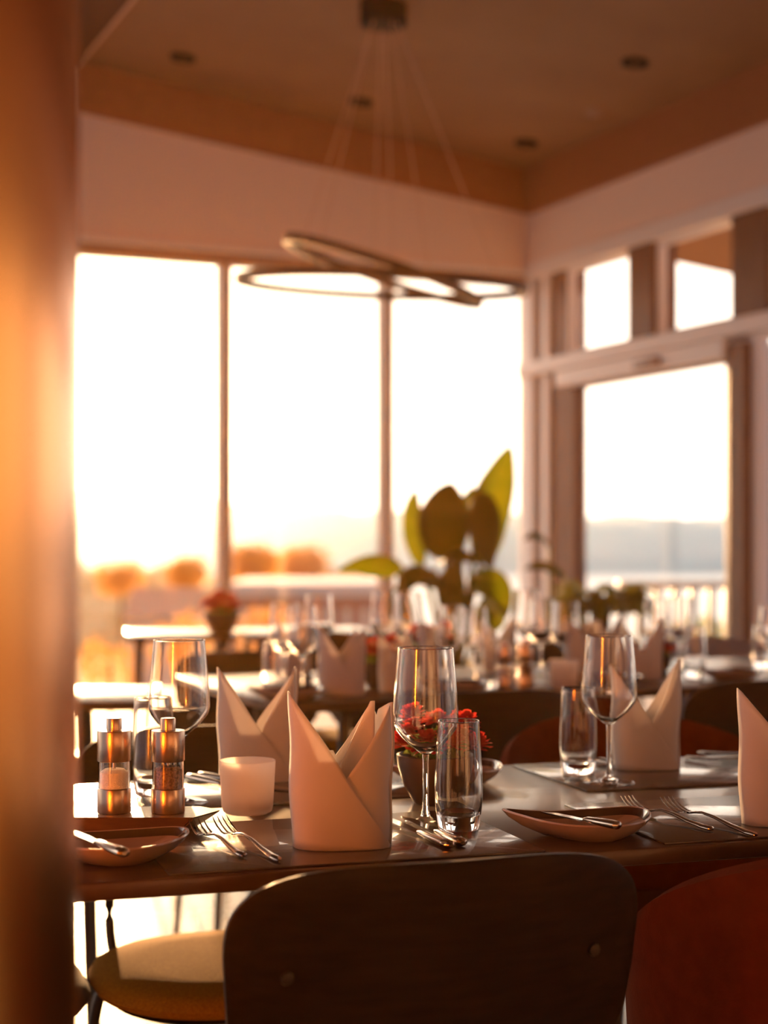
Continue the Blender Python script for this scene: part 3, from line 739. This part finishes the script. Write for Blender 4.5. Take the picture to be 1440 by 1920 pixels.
tr_ = thing('wooden_tray', 'dark wooden boat shaped tray carrying the two mills', 'tray', Vector((-0.315, 1.958, TZ)), math.radians(2))
bm = BM(); lo = [(-0.095, -0.028), (0.066, -0.036), (0.080, 0.0), (0.066, 0.030), (-0.095, 0.030)]; hi = [(-0.11, -0.036), (0.086, -0.044), (0.116, 0.012), (0.088, 0.042), (-0.11, 0.042)]
a_ = [bm.verts.new((x, y, 0)) for x, y in lo]; b_ = [bm.verts.new((x, y, 0.022)) for x, y in hi]
bm.faces.new(list(reversed(a_))); bm.faces.new(b_)
for i in range(5): bm.faces.new((a_[i], a_[(i+1) % 5], b_[(i+1) % 5], b_[i]))
bmesh.ops.bevel(bm, geom=list(bm.edges), offset=0.002, segments=2, affect='EDGES')
obj('tray_board', bm, M['tray'], tr_)

# plates
def closed_spline(pts, n=8):
    m = len(pts); out = []
    for i in range(m):
        p0, p1, p2, p3 = [Vector((*pts[(i+k) % m], 0)) for k in (-1, 0, 1, 2)]
        for k in range(n):
            t = k/n; out.append(0.5*((2*p1)+(-p0+p2)*t+(2*p0-5*p1+4*p2-p3)*t*t+(-p0+3*p1-3*p2+p3)*t**3))
    return out
PO = closed_spline([(-0.096, 0.022), (-0.072, -0.012), (-0.045, -0.042), (-0.006, -0.063), (0.036, -0.060), (0.068, -0.028), (0.084, 0.022), (0.082, 0.060), (0.064, 0.074), (0.025, 0.060), (-0.020, 0.044), (-0.060, 0.034)])
def plate(label, loc, rz, scale=1.0, group='bread plates on the front table'):
    t = thing('bread_plate', label, 'plate', loc, rz, group)
    cx, cyy = 0.018, 0.006
    def rings(bm, spec):
        rr = []
        for f, z, tip in spec:
            rr.append([bm.verts.new((cx+(p.x-cx)*f, cyy+(p.y-cyy)*f, z+tip*max(0, -(p.x+0.02)/0.076)**2*0.006)) for p in PO])
        n = len(PO)
        for A, B in zip(rr, rr[1:]):
            for i in range(n): bm.faces.new((A[i], A[(i+1) % n], B[(i+1) % n], B[i]))
        bmesh.ops.remove_doubles(bm, verts=bm.verts, dist=1e-6); bmesh.ops.recalc_face_normals(bm, faces=bm.faces)
    bm = BM(); rings(bm, [(0, 0.001, 0), (0.45, 0.001, 0), (0.5, 0, 0), (0.56, 0.001, 0), (0.8, 0.010, .4), (0.94, 0.018, .8), (1.0, 0.024, 1), (0.99, 0.0258, 1), (0.965, 0.0255, 1), (0.93, 0.020, .9), (0.9, 0.0172, .7), (0.0, 0.004, 0)])
    o = obj('plate_body', bm, M['plate'], t)
    bm = BM(); rings(bm, [(0.0, 0.0052, 0), (0.5, 0.0058, 0.0), (0.75, 0.0110, .3), (0.90, 0.0185, .75), (0.945, 0.0236, 0.95), (0.955, 0.0252, 1)])
    tag(obj('glaze', bm, M['plate_in'], t), 'dark glazed inside of the plate')
    t.scale = (scale,)*3; return t
pl = plate('drop shaped bread plate with a butter knife, in front at the right', Vector((0.238, 1.905, TZ)), 0)
GP = 'bread plates on the front table'
dup(pl, Vector((-0.305, 1.765, TZ)), math.radians(0), 'drop shaped bread plate with a butter knife, in front beside the column', GP)
dup(pl, Vector((0.098, 2.33, TZ)), math.radians(15), 'bread plate behind the pot of red flowers', GP)

# cutlery: built along +x, handle end at 0, tip at L, lying on its back
def fork(label, loc, rz, L=0.195, group='forks on the front table'):
    t = thing('fork', label, 'fork', loc, rz, group); k = L/0.195
    bm = BM()
    tube(bm, [(x*k, 0, z) for x, z in ((0.0, 0.0035), (0.004, 0.0040), (0.02, 0.0042), (0.05, 0.0060), (0.085, 0.0105), (0.112, 0.0120), (0.128, 0.0095), (0.136, 0.0075))],
         [(0.002, 0.0015), (0.0052, 0.0030), (0.0050, 0.0028), (0.0040, 0.0024), (0.0026, 0.0020), (0.0024, 0.0018), (0.0032, 0.0014), (0.007, 0.0011)], 14)
    obj('handle', bm, M['steel'], t)
    bm = BM(); g = []
    for x, hw, z in ((0.1362, 0.0072, 0.0072), (0.142, 0.0100, 0.0058), (0.150, 0.0112, 0.0052)):
        g.append([bm.verts.new((x*k, y*hw, z+0.0012*abs(y)+dz)) for dz in (0, 0.0012) for y in (-1, -0.5, 0, 0.5, 1)])
    for A, B in zip(g, g[1:]):
        for i in range(4): bm.faces.new((A[i], A[i+1], B[i+1], B[i])); bm.faces.new((A[5+i], B[5+i], B[6+i], A[6+i]))
        for i in (0, 4): bm.faces.new((A[i], B[i], B[5+i], A[5+i]))
    bmesh.ops.recalc_face_normals(bm, faces=bm.faces); obj('fork_head', bm, M['steel'], t)
    for i in range(4):
        y = (-0.0096+i*0.0064)
        bm = BM(); tube(bm, [(0.1495*k, y, 0.0062), (0.160*k, y, 0.0066), (0.175*k, y*0.98, 0.0098), (0.187*k, y*0.95, 0.0145), (0.195*k, y*0.93, 0.0190)],
                        [(0.0016, 0.0009), (0.0014, 0.0010), (0.0012, 0.0009), (0.0010, 0.0007), (0.0003, 0.0003)], 8)
        obj('tine', bm, M['steel'], t)
    return t
def knife(label, loc, rz, L=0.22, tilt=0.0, group='knives on the front table'):
    t = thing('knife', label, 'knife', loc, rz, group); k = L/0.22
    bm = BM(); tube(bm, [(x*k, 0, z) for x, z in ((0.0, 0.0055), (0.004, 0.0055), (0.018, 0.0055), (0.05, 0.0052), (0.085, 0.0050), (0.094, 0.0045))],
                    [(0.003, 0.002), (0.0072, 0.0048), (0.0076, 0.0050), (0.0066, 0.0044), (0.0048, 0.0034), (0.0038, 0.0022)], 16)
    obj('handle', bm, M['steel'], t)
    bm = BM(); g = []
    for x, y0, y1 in ((0.0942, -0.004, 0.004), (0.104, -0.0080, 0.0045), (0.15, -0.0095, 0.0055), (0.195, -0.0085, 0.0055), (0.212, -0.004, 0.0050), (0.22, 0.0020, 0.0035)):
        g.append([bm.verts.new((x*k, y0, 0.0030)), bm.verts.new((x*k, y1, 0.0040)), bm.verts.new((x*k, y1, 0.0024)), ])
    for A, B in zip(g, g[1:]):
        for i in range(3): bm.faces.new((A[i], A[(i+1) % 3], B[(i+1) % 3], B[i]))
    bm.faces.new(g[0]); bm.faces.new(list(reversed(g[-1])))
    bmesh.ops.recalc_face_normals(bm, faces=bm.faces); obj('blade', bm, M['steel'], t)
    t.rotation_euler = (0, -tilt, rz); return t
def aim(a, b): d = Vector(b)-Vector(a); return math.atan2(d.y, d.x)
MZ = TZ+0.0030
def place_fork(end, tip, label, L, first=None):
    e = on_z(*end, MZ+0.003); q = on_z(*tip, MZ+0.015); 
    return fork(label, Vector((e.x, e.y, MZ)), aim(e, q), L)
place_fork((1336, 1556), (1200, 1504), 'left fork of the pair beside the right hand bread plate', 0.178)
place_fork((1418, 1567), (1262, 1503), 'right fork of the pair beside the right hand bread plate', 0.205)
place_fork((457, 1606), (378, 1546), 'left fork of the pair below the tealight holder', 0.168)
place_fork((523, 1614), (424, 1542), 'right fork of the pair below the tealight holder', 0.212)
a = math.radians(111)
knife('longer front knife beside the front water glass', on_z(846, 1594, MZ), a, 0.225)
knife('second knife beside the front water glass, nearest to it', on_z(868, 1589, MZ), a-math.radians(2), 0.20)
def plate_knife(end, tip, label, z1, z0):
    e = on_z(*end, z1); q = on_z(*tip, z0); L = (q-e).length
    k = knife(label, e-Vector((0, 0, 0.0055)), aim(e, q), L, -math.asin((q.z-e.z)/L), 'butter knives on the bread plates'); k.rotation_euler = (0, math.asin(-(q.z-e.z+0.002)/L), aim(e, q))
plate_knife((1160, 1548), (1017, 1521), 'butter knife lying across the right hand bread plate', TZ+0.0330, TZ+0.0300)
plate_knife((234, 1600), (118, 1552), 'butter knife lying across the bread plate beside the column', TZ+0.0330, TZ+0.0300)
# cutlery across the table
b = math.radians(-70)
knife('knife between the pepper mill and the tealight holder, closer to the mill', on_z(352, 1462, MZ), b+0.35, 0.2)
knife('knife left of the tealight holder, behind the mills', on_z(372, 1459, MZ), b+0.5, 0.2)
fork('fork on the far placemat at the right edge, tines pointing right', on_z(1285, 1424, MZ), math.radians(-48), 0.19)
fork('fork on the far placemat, just behind the one at the right edge', on_z(1290, 1418, MZ)+Vector((0.02, 0.02, 0)), math.radians(-42), 0.19)
knife('knife behind the foot of the right hand wine glass', on_z(1122, 1432, MZ), math.radians(-56), 0.10)

# flower bowls
def blossom(bm, c, r, rg, n=34):
    for k in range(n):
        f = (k+0.5)/n; th = k*2.39996; el = math.acos(1-1.25*f)
        d = Vector((math.sin(el)*math.cos(th), math.sin(el)*math.sin(th), math.cos(el)))
        s = d.cross(Vector((0.1, 0.2, 1))).normalized(); u = s.cross(d).normalized()
        w0 = r*0.36; p0 = Vector(c)+d*r*0.25; tip = Vector(c)+d*r*rg.uniform(0.85, 1.1)
        a1 = [p0-s*w0*.4, p0+s*w0*.4, (p0+tip)/2+s*w0+u*r*.05, (p0+tip)/2-s*w0+u*r*.05, tip+s*w0*.8-u*r*.12*rg.random(), tip-s*w0*.8+u*r*.12*rg.random(), tip+d*r*.06]
        v = [bm.verts.new(q) for q in a1]
        bm.faces.new((v[0], v[1], v[2], v[3])); bm.faces.new((v[3], v[2], v[4], v[6], v[5]))
def flower_bowl(label, loc, pr, ph, blooms, seed=1, group='bowls of red flowers'):
    t = thing('flower_bowl', label, 'flower bowl', loc, 0, group); rg = random.Random(seed)
    bm = BM(); lathe(bm, [(0, 0), (pr*0.52, 0), (pr*0.60, 0.003), (pr*0.84, ph*0.4), (pr*0.98, ph*0.8), (pr, ph), (pr*0.95, ph+0.001), (pr*0.90, ph*0.85), (0, ph*0.82)], 48); obj('bowl', bm, M['pot'], t)
    bm = BM(); foliage(bm, (0, 0, ph+0.008), 1, 90, 0.012, rg, (pr*0.8, pr*0.8, 0.014)); obj('greenery', bm, M['green'], t, smooth=False)
    for (x, y, z, r) in blooms:
        bm = BM(); blossom(bm, (x, y, z), r, rg); obj('blossom', bm, M['petal'], t, smooth=False)
    return t
B1 = [(-0.036, -0.020, 0.117, 0.021), (0.000, -0.012, 0.108, 0.020), (0.036, -0.010, 0.104, 0.023), (-0.046, -0.012, 0.080, 0.022), (0.052, -0.014, 0.078, 0.020), (0.018, -0.038, 0.082, 0.021), (-0.015, -0.04, 0.078, 0.020), (0.0, 0.03, 0.10, 0.022), (0.036, 0.035, 0.085, 0.020), (-0.035, 0.03, 0.09, 0.02)]
fb = flower_bowl('dark bowl of red carnations behind the large wine glass', Vector(((820-720)/F*2.16, 2.16, TZ)), 0.055, 0.066, B1)
FB = 'bowls of red flowers'
def fdup(px, t, lab, s): return dup(fb, t2(px, t), 0.7*px, lab, FB, s)
fdup(712, 0.30, 'blurred bowl of red flowers on the second table, left of the wine glass', 0.95)
fdup(803, 0.72, 'blurred bowl of red flowers at the back of the second table', 1.0)
fdup(1235, 0.42, 'blurred bowl of small red flowers on the second table, near the right', 0.7)
dup(fb, Vector(((413-720)/F*6.2, 6.25, TZ)), 1.0, 'blurred bowl of red flowers on the window table at the left', FB, 1.25)

# ------------------------------------------------------------------ second table settings
G2 = 'wine glasses on the second table'
for px, tt, s, lab in (
    (534, 0.34, 0.95, 'blurred wine glass furthest left on the second table'),
    (567, 0.26, 0.93, 'blurred wine glass just right of the furthest left one'),
    (598, 0.70, 0.98, 'blurred wine glass behind the left pair on the second table'),
    (722, 0.74, 1.0, 'blurred wine glass of the back pair near the second mullion, left one'),
    (765, 0.62, 1.0, 'blurred wine glass of the back pair near the second mullion, right one'),
    (845, 0.30, 0.90, 'blurred wine glass directly behind the water glass in front'),
    (890, 0.34, 0.86, 'blurred wine glass left of the blurred mills'),
    (986, 0.70, 1.0, 'blurred wine glass at the back, above the blurred mills'),
    (1014, 0.44, 0.93, 'blurred wine glass above the blurred tealight holder, left one'),
    (1060, 0.28, 0.92, 'blurred wine glass above the blurred tealight holder, right one'),
    (1232, 0.30, 0.93, 'blurred wine glass behind the tall napkin point, left one'),
    (1274, 0.40, 0.92, 'blurred wine glass behind the tall napkin point, right one'),
    (1446, 0.20, 0.84, 'blurred wine glass at the right edge of the photo')):
    dup(wg, t2(px, tt), 0, lab, G2, s)
for px, tt, s, lab in ((514, 0.16, 0.95, 'blurred water glass at the left end of the second table'), (913, 0.18, 0.98, 'blurred water glass left of the blurred mills'),
                       (1302, 0.22, 1.0, 'blurred water glass at the right of the second table'), (1428, 0.42, 0.9, 'blurred water glass by the right edge of the photo')):
    dup(tg, t2(px, tt), 0, lab, 'water glasses on the second table', s)
for px, tt, rz, s, lab in ((641, 0.17, 0.1, 0.93, 'blurred napkin standing left of the red flowers'), (741, 0.20, 0.6, 0.85, 'blurred napkin standing right of the first red flowers'),
                       (812, 0.52, 0.9, 0.85, 'blurred napkin below the back red flowers'), (935, 0.56, 0.4, 0.95, 'blurred napkin behind the blurred mills'),
                       (1095, 0.26, 0.5, 0.93, 'blurred napkin right of the blurred tealight holder'), (1140, 0.66, 0.3, 0.9, 'blurred napkin at the back below the bushy plant'),
                       (1206, 0.24, -0.3, 0.95, 'blurred napkin behind the upright right hand napkin'), (550, 0.72, 0.3, 0.85, 'blurred napkin at the back left of the second table')):
    dup(npk1 if px in (741, 935, 1140, 1206) else npk, t2(px, tt), rz, lab, 'folded napkins on the second table', s)
dup(tl, t2(1057, 0.12), 0, 'blurred frosted tealight holder on the second table', 'frosted tealight holders', 0.98)
def mdup(src, px, tt, lab): 
    for o in list(COL.objects):
        if o.name == src: return dup(o, t2(px, tt), 0.3, lab, 'mills on the second table', 1.0)
mdup('salt_mill', 946, 0.15, 'blurred steel mill on the second table, left one'); mdup('pepper_mill', 985, 0.17, 'blurred steel mill on the second table, right one')
for px, tt, rz, lab in ((545, 0.10, 0.4, 'blurred plate at the left front of the second table'),
                        (1150, 0.12, 0.5, 'blurred plate in the middle of the second table'), (860, 0.10, 0.5, 'blurred plate behind the water glass in front'), (1375, 0.14, 0.5, 'blurred plate near the right edge')):
    dup(pl, t2(px, tt), rz, lab, 'plates on the second table', 1.0)

# ------------------------------------------------------------------ plants
def leaf(bm, pts, wd, face, fold=0.25, n=14):
    """pts: base, (control points), tip in world space; wd: half width; face: direction the blade faces"""
    P = smooth_pts(pts, 8); m = len(P)-1; face = Vector(face).normalized(); rows = []
    for i, p in enumerate(P):
        d = (P[min(i+1, m)]-P[max(i-1, 0)]).normalized(); s = d.cross(face).normalized(); f = i/m
        ww = wd*max(0.02, math.sin(math.pi*(f*0.97+0.03)**0.78)**0.85*(1.12-0.2*f))
        nn = s.cross(d)
        rows.append([bm.verts.new(p+s*ww*k + nn*(abs(k)*ww*fold)) for k in (-1, -0.5, 0, 0.5, 1)])
    for A, B in zip(rows, rows[1:]):
        for k in range(4): bm.faces.new((A[k], A[k+1], B[k+1], B[k]))
def big_plant():
    Y = 6.75; base = at(850, 1500, Y); base.z = 0
    t = thing('strelitzia_plant', 'large potted plant with big upright paddle leaves at the window', 'potted plant', base)
    def L(m, pts, wpx, face=(0.1, -1, 0.1), fold=0.25, stalk=True):
        W = [at(px, py, Y+dy)-base for px, py, dy in pts]
        bm = BM(); leaf(bm, W, wpx/2/F*Y, face, fold); o = obj('leaf', bm, M[m], t, solid=0.003)
        if stalk:
            root = at(850+(pts[0][0]-850)*0.12, 1290, Y)-base
            bm = BM(); tube(bm, smooth_pts([root, (root*0.45+W[0]*0.55)+Vector((0.0, 0, 0.04)), W[0]], 6), [0.011]*12+[0.007], 8); obj('stalk', bm, M['leaf2'], o)
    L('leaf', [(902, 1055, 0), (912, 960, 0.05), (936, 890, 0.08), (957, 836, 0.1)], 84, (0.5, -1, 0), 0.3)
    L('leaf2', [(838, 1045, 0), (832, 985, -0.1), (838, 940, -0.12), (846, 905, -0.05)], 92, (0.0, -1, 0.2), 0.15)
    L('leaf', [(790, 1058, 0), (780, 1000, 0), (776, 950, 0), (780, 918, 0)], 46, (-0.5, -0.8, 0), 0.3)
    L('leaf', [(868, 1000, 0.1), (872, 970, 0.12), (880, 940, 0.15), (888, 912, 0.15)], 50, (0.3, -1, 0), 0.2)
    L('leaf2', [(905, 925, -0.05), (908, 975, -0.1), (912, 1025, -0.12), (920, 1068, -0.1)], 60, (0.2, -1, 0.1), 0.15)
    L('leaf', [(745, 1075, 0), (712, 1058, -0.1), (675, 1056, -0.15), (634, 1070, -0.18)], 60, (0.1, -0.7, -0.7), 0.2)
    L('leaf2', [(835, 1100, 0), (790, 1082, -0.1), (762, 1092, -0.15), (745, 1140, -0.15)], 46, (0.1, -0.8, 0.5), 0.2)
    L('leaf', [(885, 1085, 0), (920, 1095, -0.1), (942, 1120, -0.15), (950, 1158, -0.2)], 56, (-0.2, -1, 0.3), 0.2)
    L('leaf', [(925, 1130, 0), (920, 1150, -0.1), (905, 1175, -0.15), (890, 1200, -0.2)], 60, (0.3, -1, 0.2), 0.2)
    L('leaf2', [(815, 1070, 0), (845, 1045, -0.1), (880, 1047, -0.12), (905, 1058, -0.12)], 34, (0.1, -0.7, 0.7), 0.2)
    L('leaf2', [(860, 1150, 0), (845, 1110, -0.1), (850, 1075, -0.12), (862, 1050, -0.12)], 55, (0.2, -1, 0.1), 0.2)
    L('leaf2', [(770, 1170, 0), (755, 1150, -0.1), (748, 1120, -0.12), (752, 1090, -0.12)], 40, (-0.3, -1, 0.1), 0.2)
    bm = BM(); lathe(bm, [(0, 0), (0.13, 0), (0.18, 0.45), (0.17, 0.46), (0.155, 0.42), (0, 0.42)], 40); obj('planter', bm, M['planter'], t)
big_plant()
def bushy(px, Y, pieces, name, label, n_extra=60, wpx=150, seed=5, pot_h=0.40):
    base = at(px, 1500, Y); base.z = 0; rg = random.Random(seed)
    t = thing(name, label, 'potted plant', base)
    for m, pts, w_ in pieces:
        W = [at(x, y, Y+dy)-base for x, y, dy in pts]
        bm = BM(); leaf(bm, W, w_/2/F*Y, (0.1, -0.7, 0.6), 0.15); o = obj('leaf', bm, M[m], t, solid=0.002)
        root = Vector((0, 0, pot_h)); bm = BM(); tube(bm, smooth_pts([root, root*0.4+W[0]*0.6, W[0]], 6), 0.006, 6); obj('stalk', bm, M['leaf2'], o)
    if n_extra:
        bm = BM()
        for _ in range(n_extra):
            th = rg.uniform(0, 6.28); e = rg.uniform(0.1, 1.0); r = wpx/2/F*Y*rg.uniform(0.35, 0.8)
            c = Vector((math.cos(th)*r, math.sin(th)*r, at(px, 1155-rg.random()*45, Y).z))
            d = Vector((math.cos(th), math.sin(th), rg.uniform(-0.5, 0.3)))*0.09
            leaf(bm, [c, c+d*0.6+Vector((0, 0, 0.02)), c+d*1.2-Vector((0, 0, 0.01))], 0.028, (rg.uniform(-.5, .5), -0.4, 1), 0.15)
        o = obj('foliage', bm, M['leaf2'], t)
        bm = BM()
        for _ in range(14):
            th = rg.uniform(0, 6.28); r = rg.uniform(0.03, 0.14)
            tube(bm, [(0.02*math.cos(th), 0.02*math.sin(th), pot_h), (r*math.cos(th), r*math.sin(th), at(px, 1130, Y).z)], 0.005, 5)
        obj('stems', bm, M['bark'], t)
    bm = BM(); lathe(bm, [(0, 0), (0.10, 0), (0.14, pot_h), (0.13, pot_h+0.01), (0.12, pot_h-0.03), (0, pot_h-0.03)], 32); obj('planter', bm, M['planter'], t)
bushy(1125, 6.4, [], 'bushy_plant', 'bushy dark green potted plant in front of the terrace door', 90, 150)
bushy(1035, 6.9, [('leaf2', [(1030, 1025, 0), (1015, 1010, -0.05), (998, 1006, -0.1), (982, 1012, -0.12)], 22),
                  ('leaf2', [(1062, 1085, 0), (1030, 1066, -0.05), (1005, 1062, -0.1), (984, 1068, -0.12)], 26)], 'slender_plant', 'slender potted plant with two broad leaves at the corner post', 0)

# ------------------------------------------------------------------ thin room haze added to imitate the sun flare veil
def haze():
    bm = BM(); rbox(bm, A_L+0.05, -0.15, B_N+0.05, -0.15, 0.01, 2.52)
    m = bpy.data.materials.new('room_flare_haze'); m.use_nodes = True; t = m.node_tree; t.nodes.clear()
    v = N(t, 'ShaderNodeVolumeScatter'); v.inputs['Density'].default_value = HAZE; v.inputs['Anisotropy'].default_value = 0.70
    v.inputs['Color'].default_value = (1, 0.42, 0.08, 1)
    o = N(t, 'ShaderNodeOutputMaterial'); t.links.new(v.outputs[0], o.inputs['Volume'])
    ob = obj('haze', bm, m, smooth=False); tag(ob, 'thin warm haze added in the room for the sun flare veil', 'haze', kind='stuff')
HAZE = 0.0011
if HAZE > 0: haze()
def valley_haze():
    bm = BM(); box(bm, -2500, 2500, 70, 2700, -27, 260)
    m = bpy.data.materials.new('valley_haze'); m.use_nodes = True; t = m.node_tree; t.nodes.clear()
    v = N(t, 'ShaderNodeVolumeScatter'); v.inputs['Density'].default_value = 3.0e-5; v.inputs['Anisotropy'].default_value = 0.91
    v.inputs['Color'].default_value = (0.62, 0.90, 1.0, 1)
    o = N(t, 'ShaderNodeOutputMaterial'); t.links.new(v.outputs[0], o.inputs['Volume'])
    ob = obj('haze', bm, m, smooth=False); tag(ob, 'sunlit evening haze over the lake valley', 'haze', kind='stuff')
valley_haze()
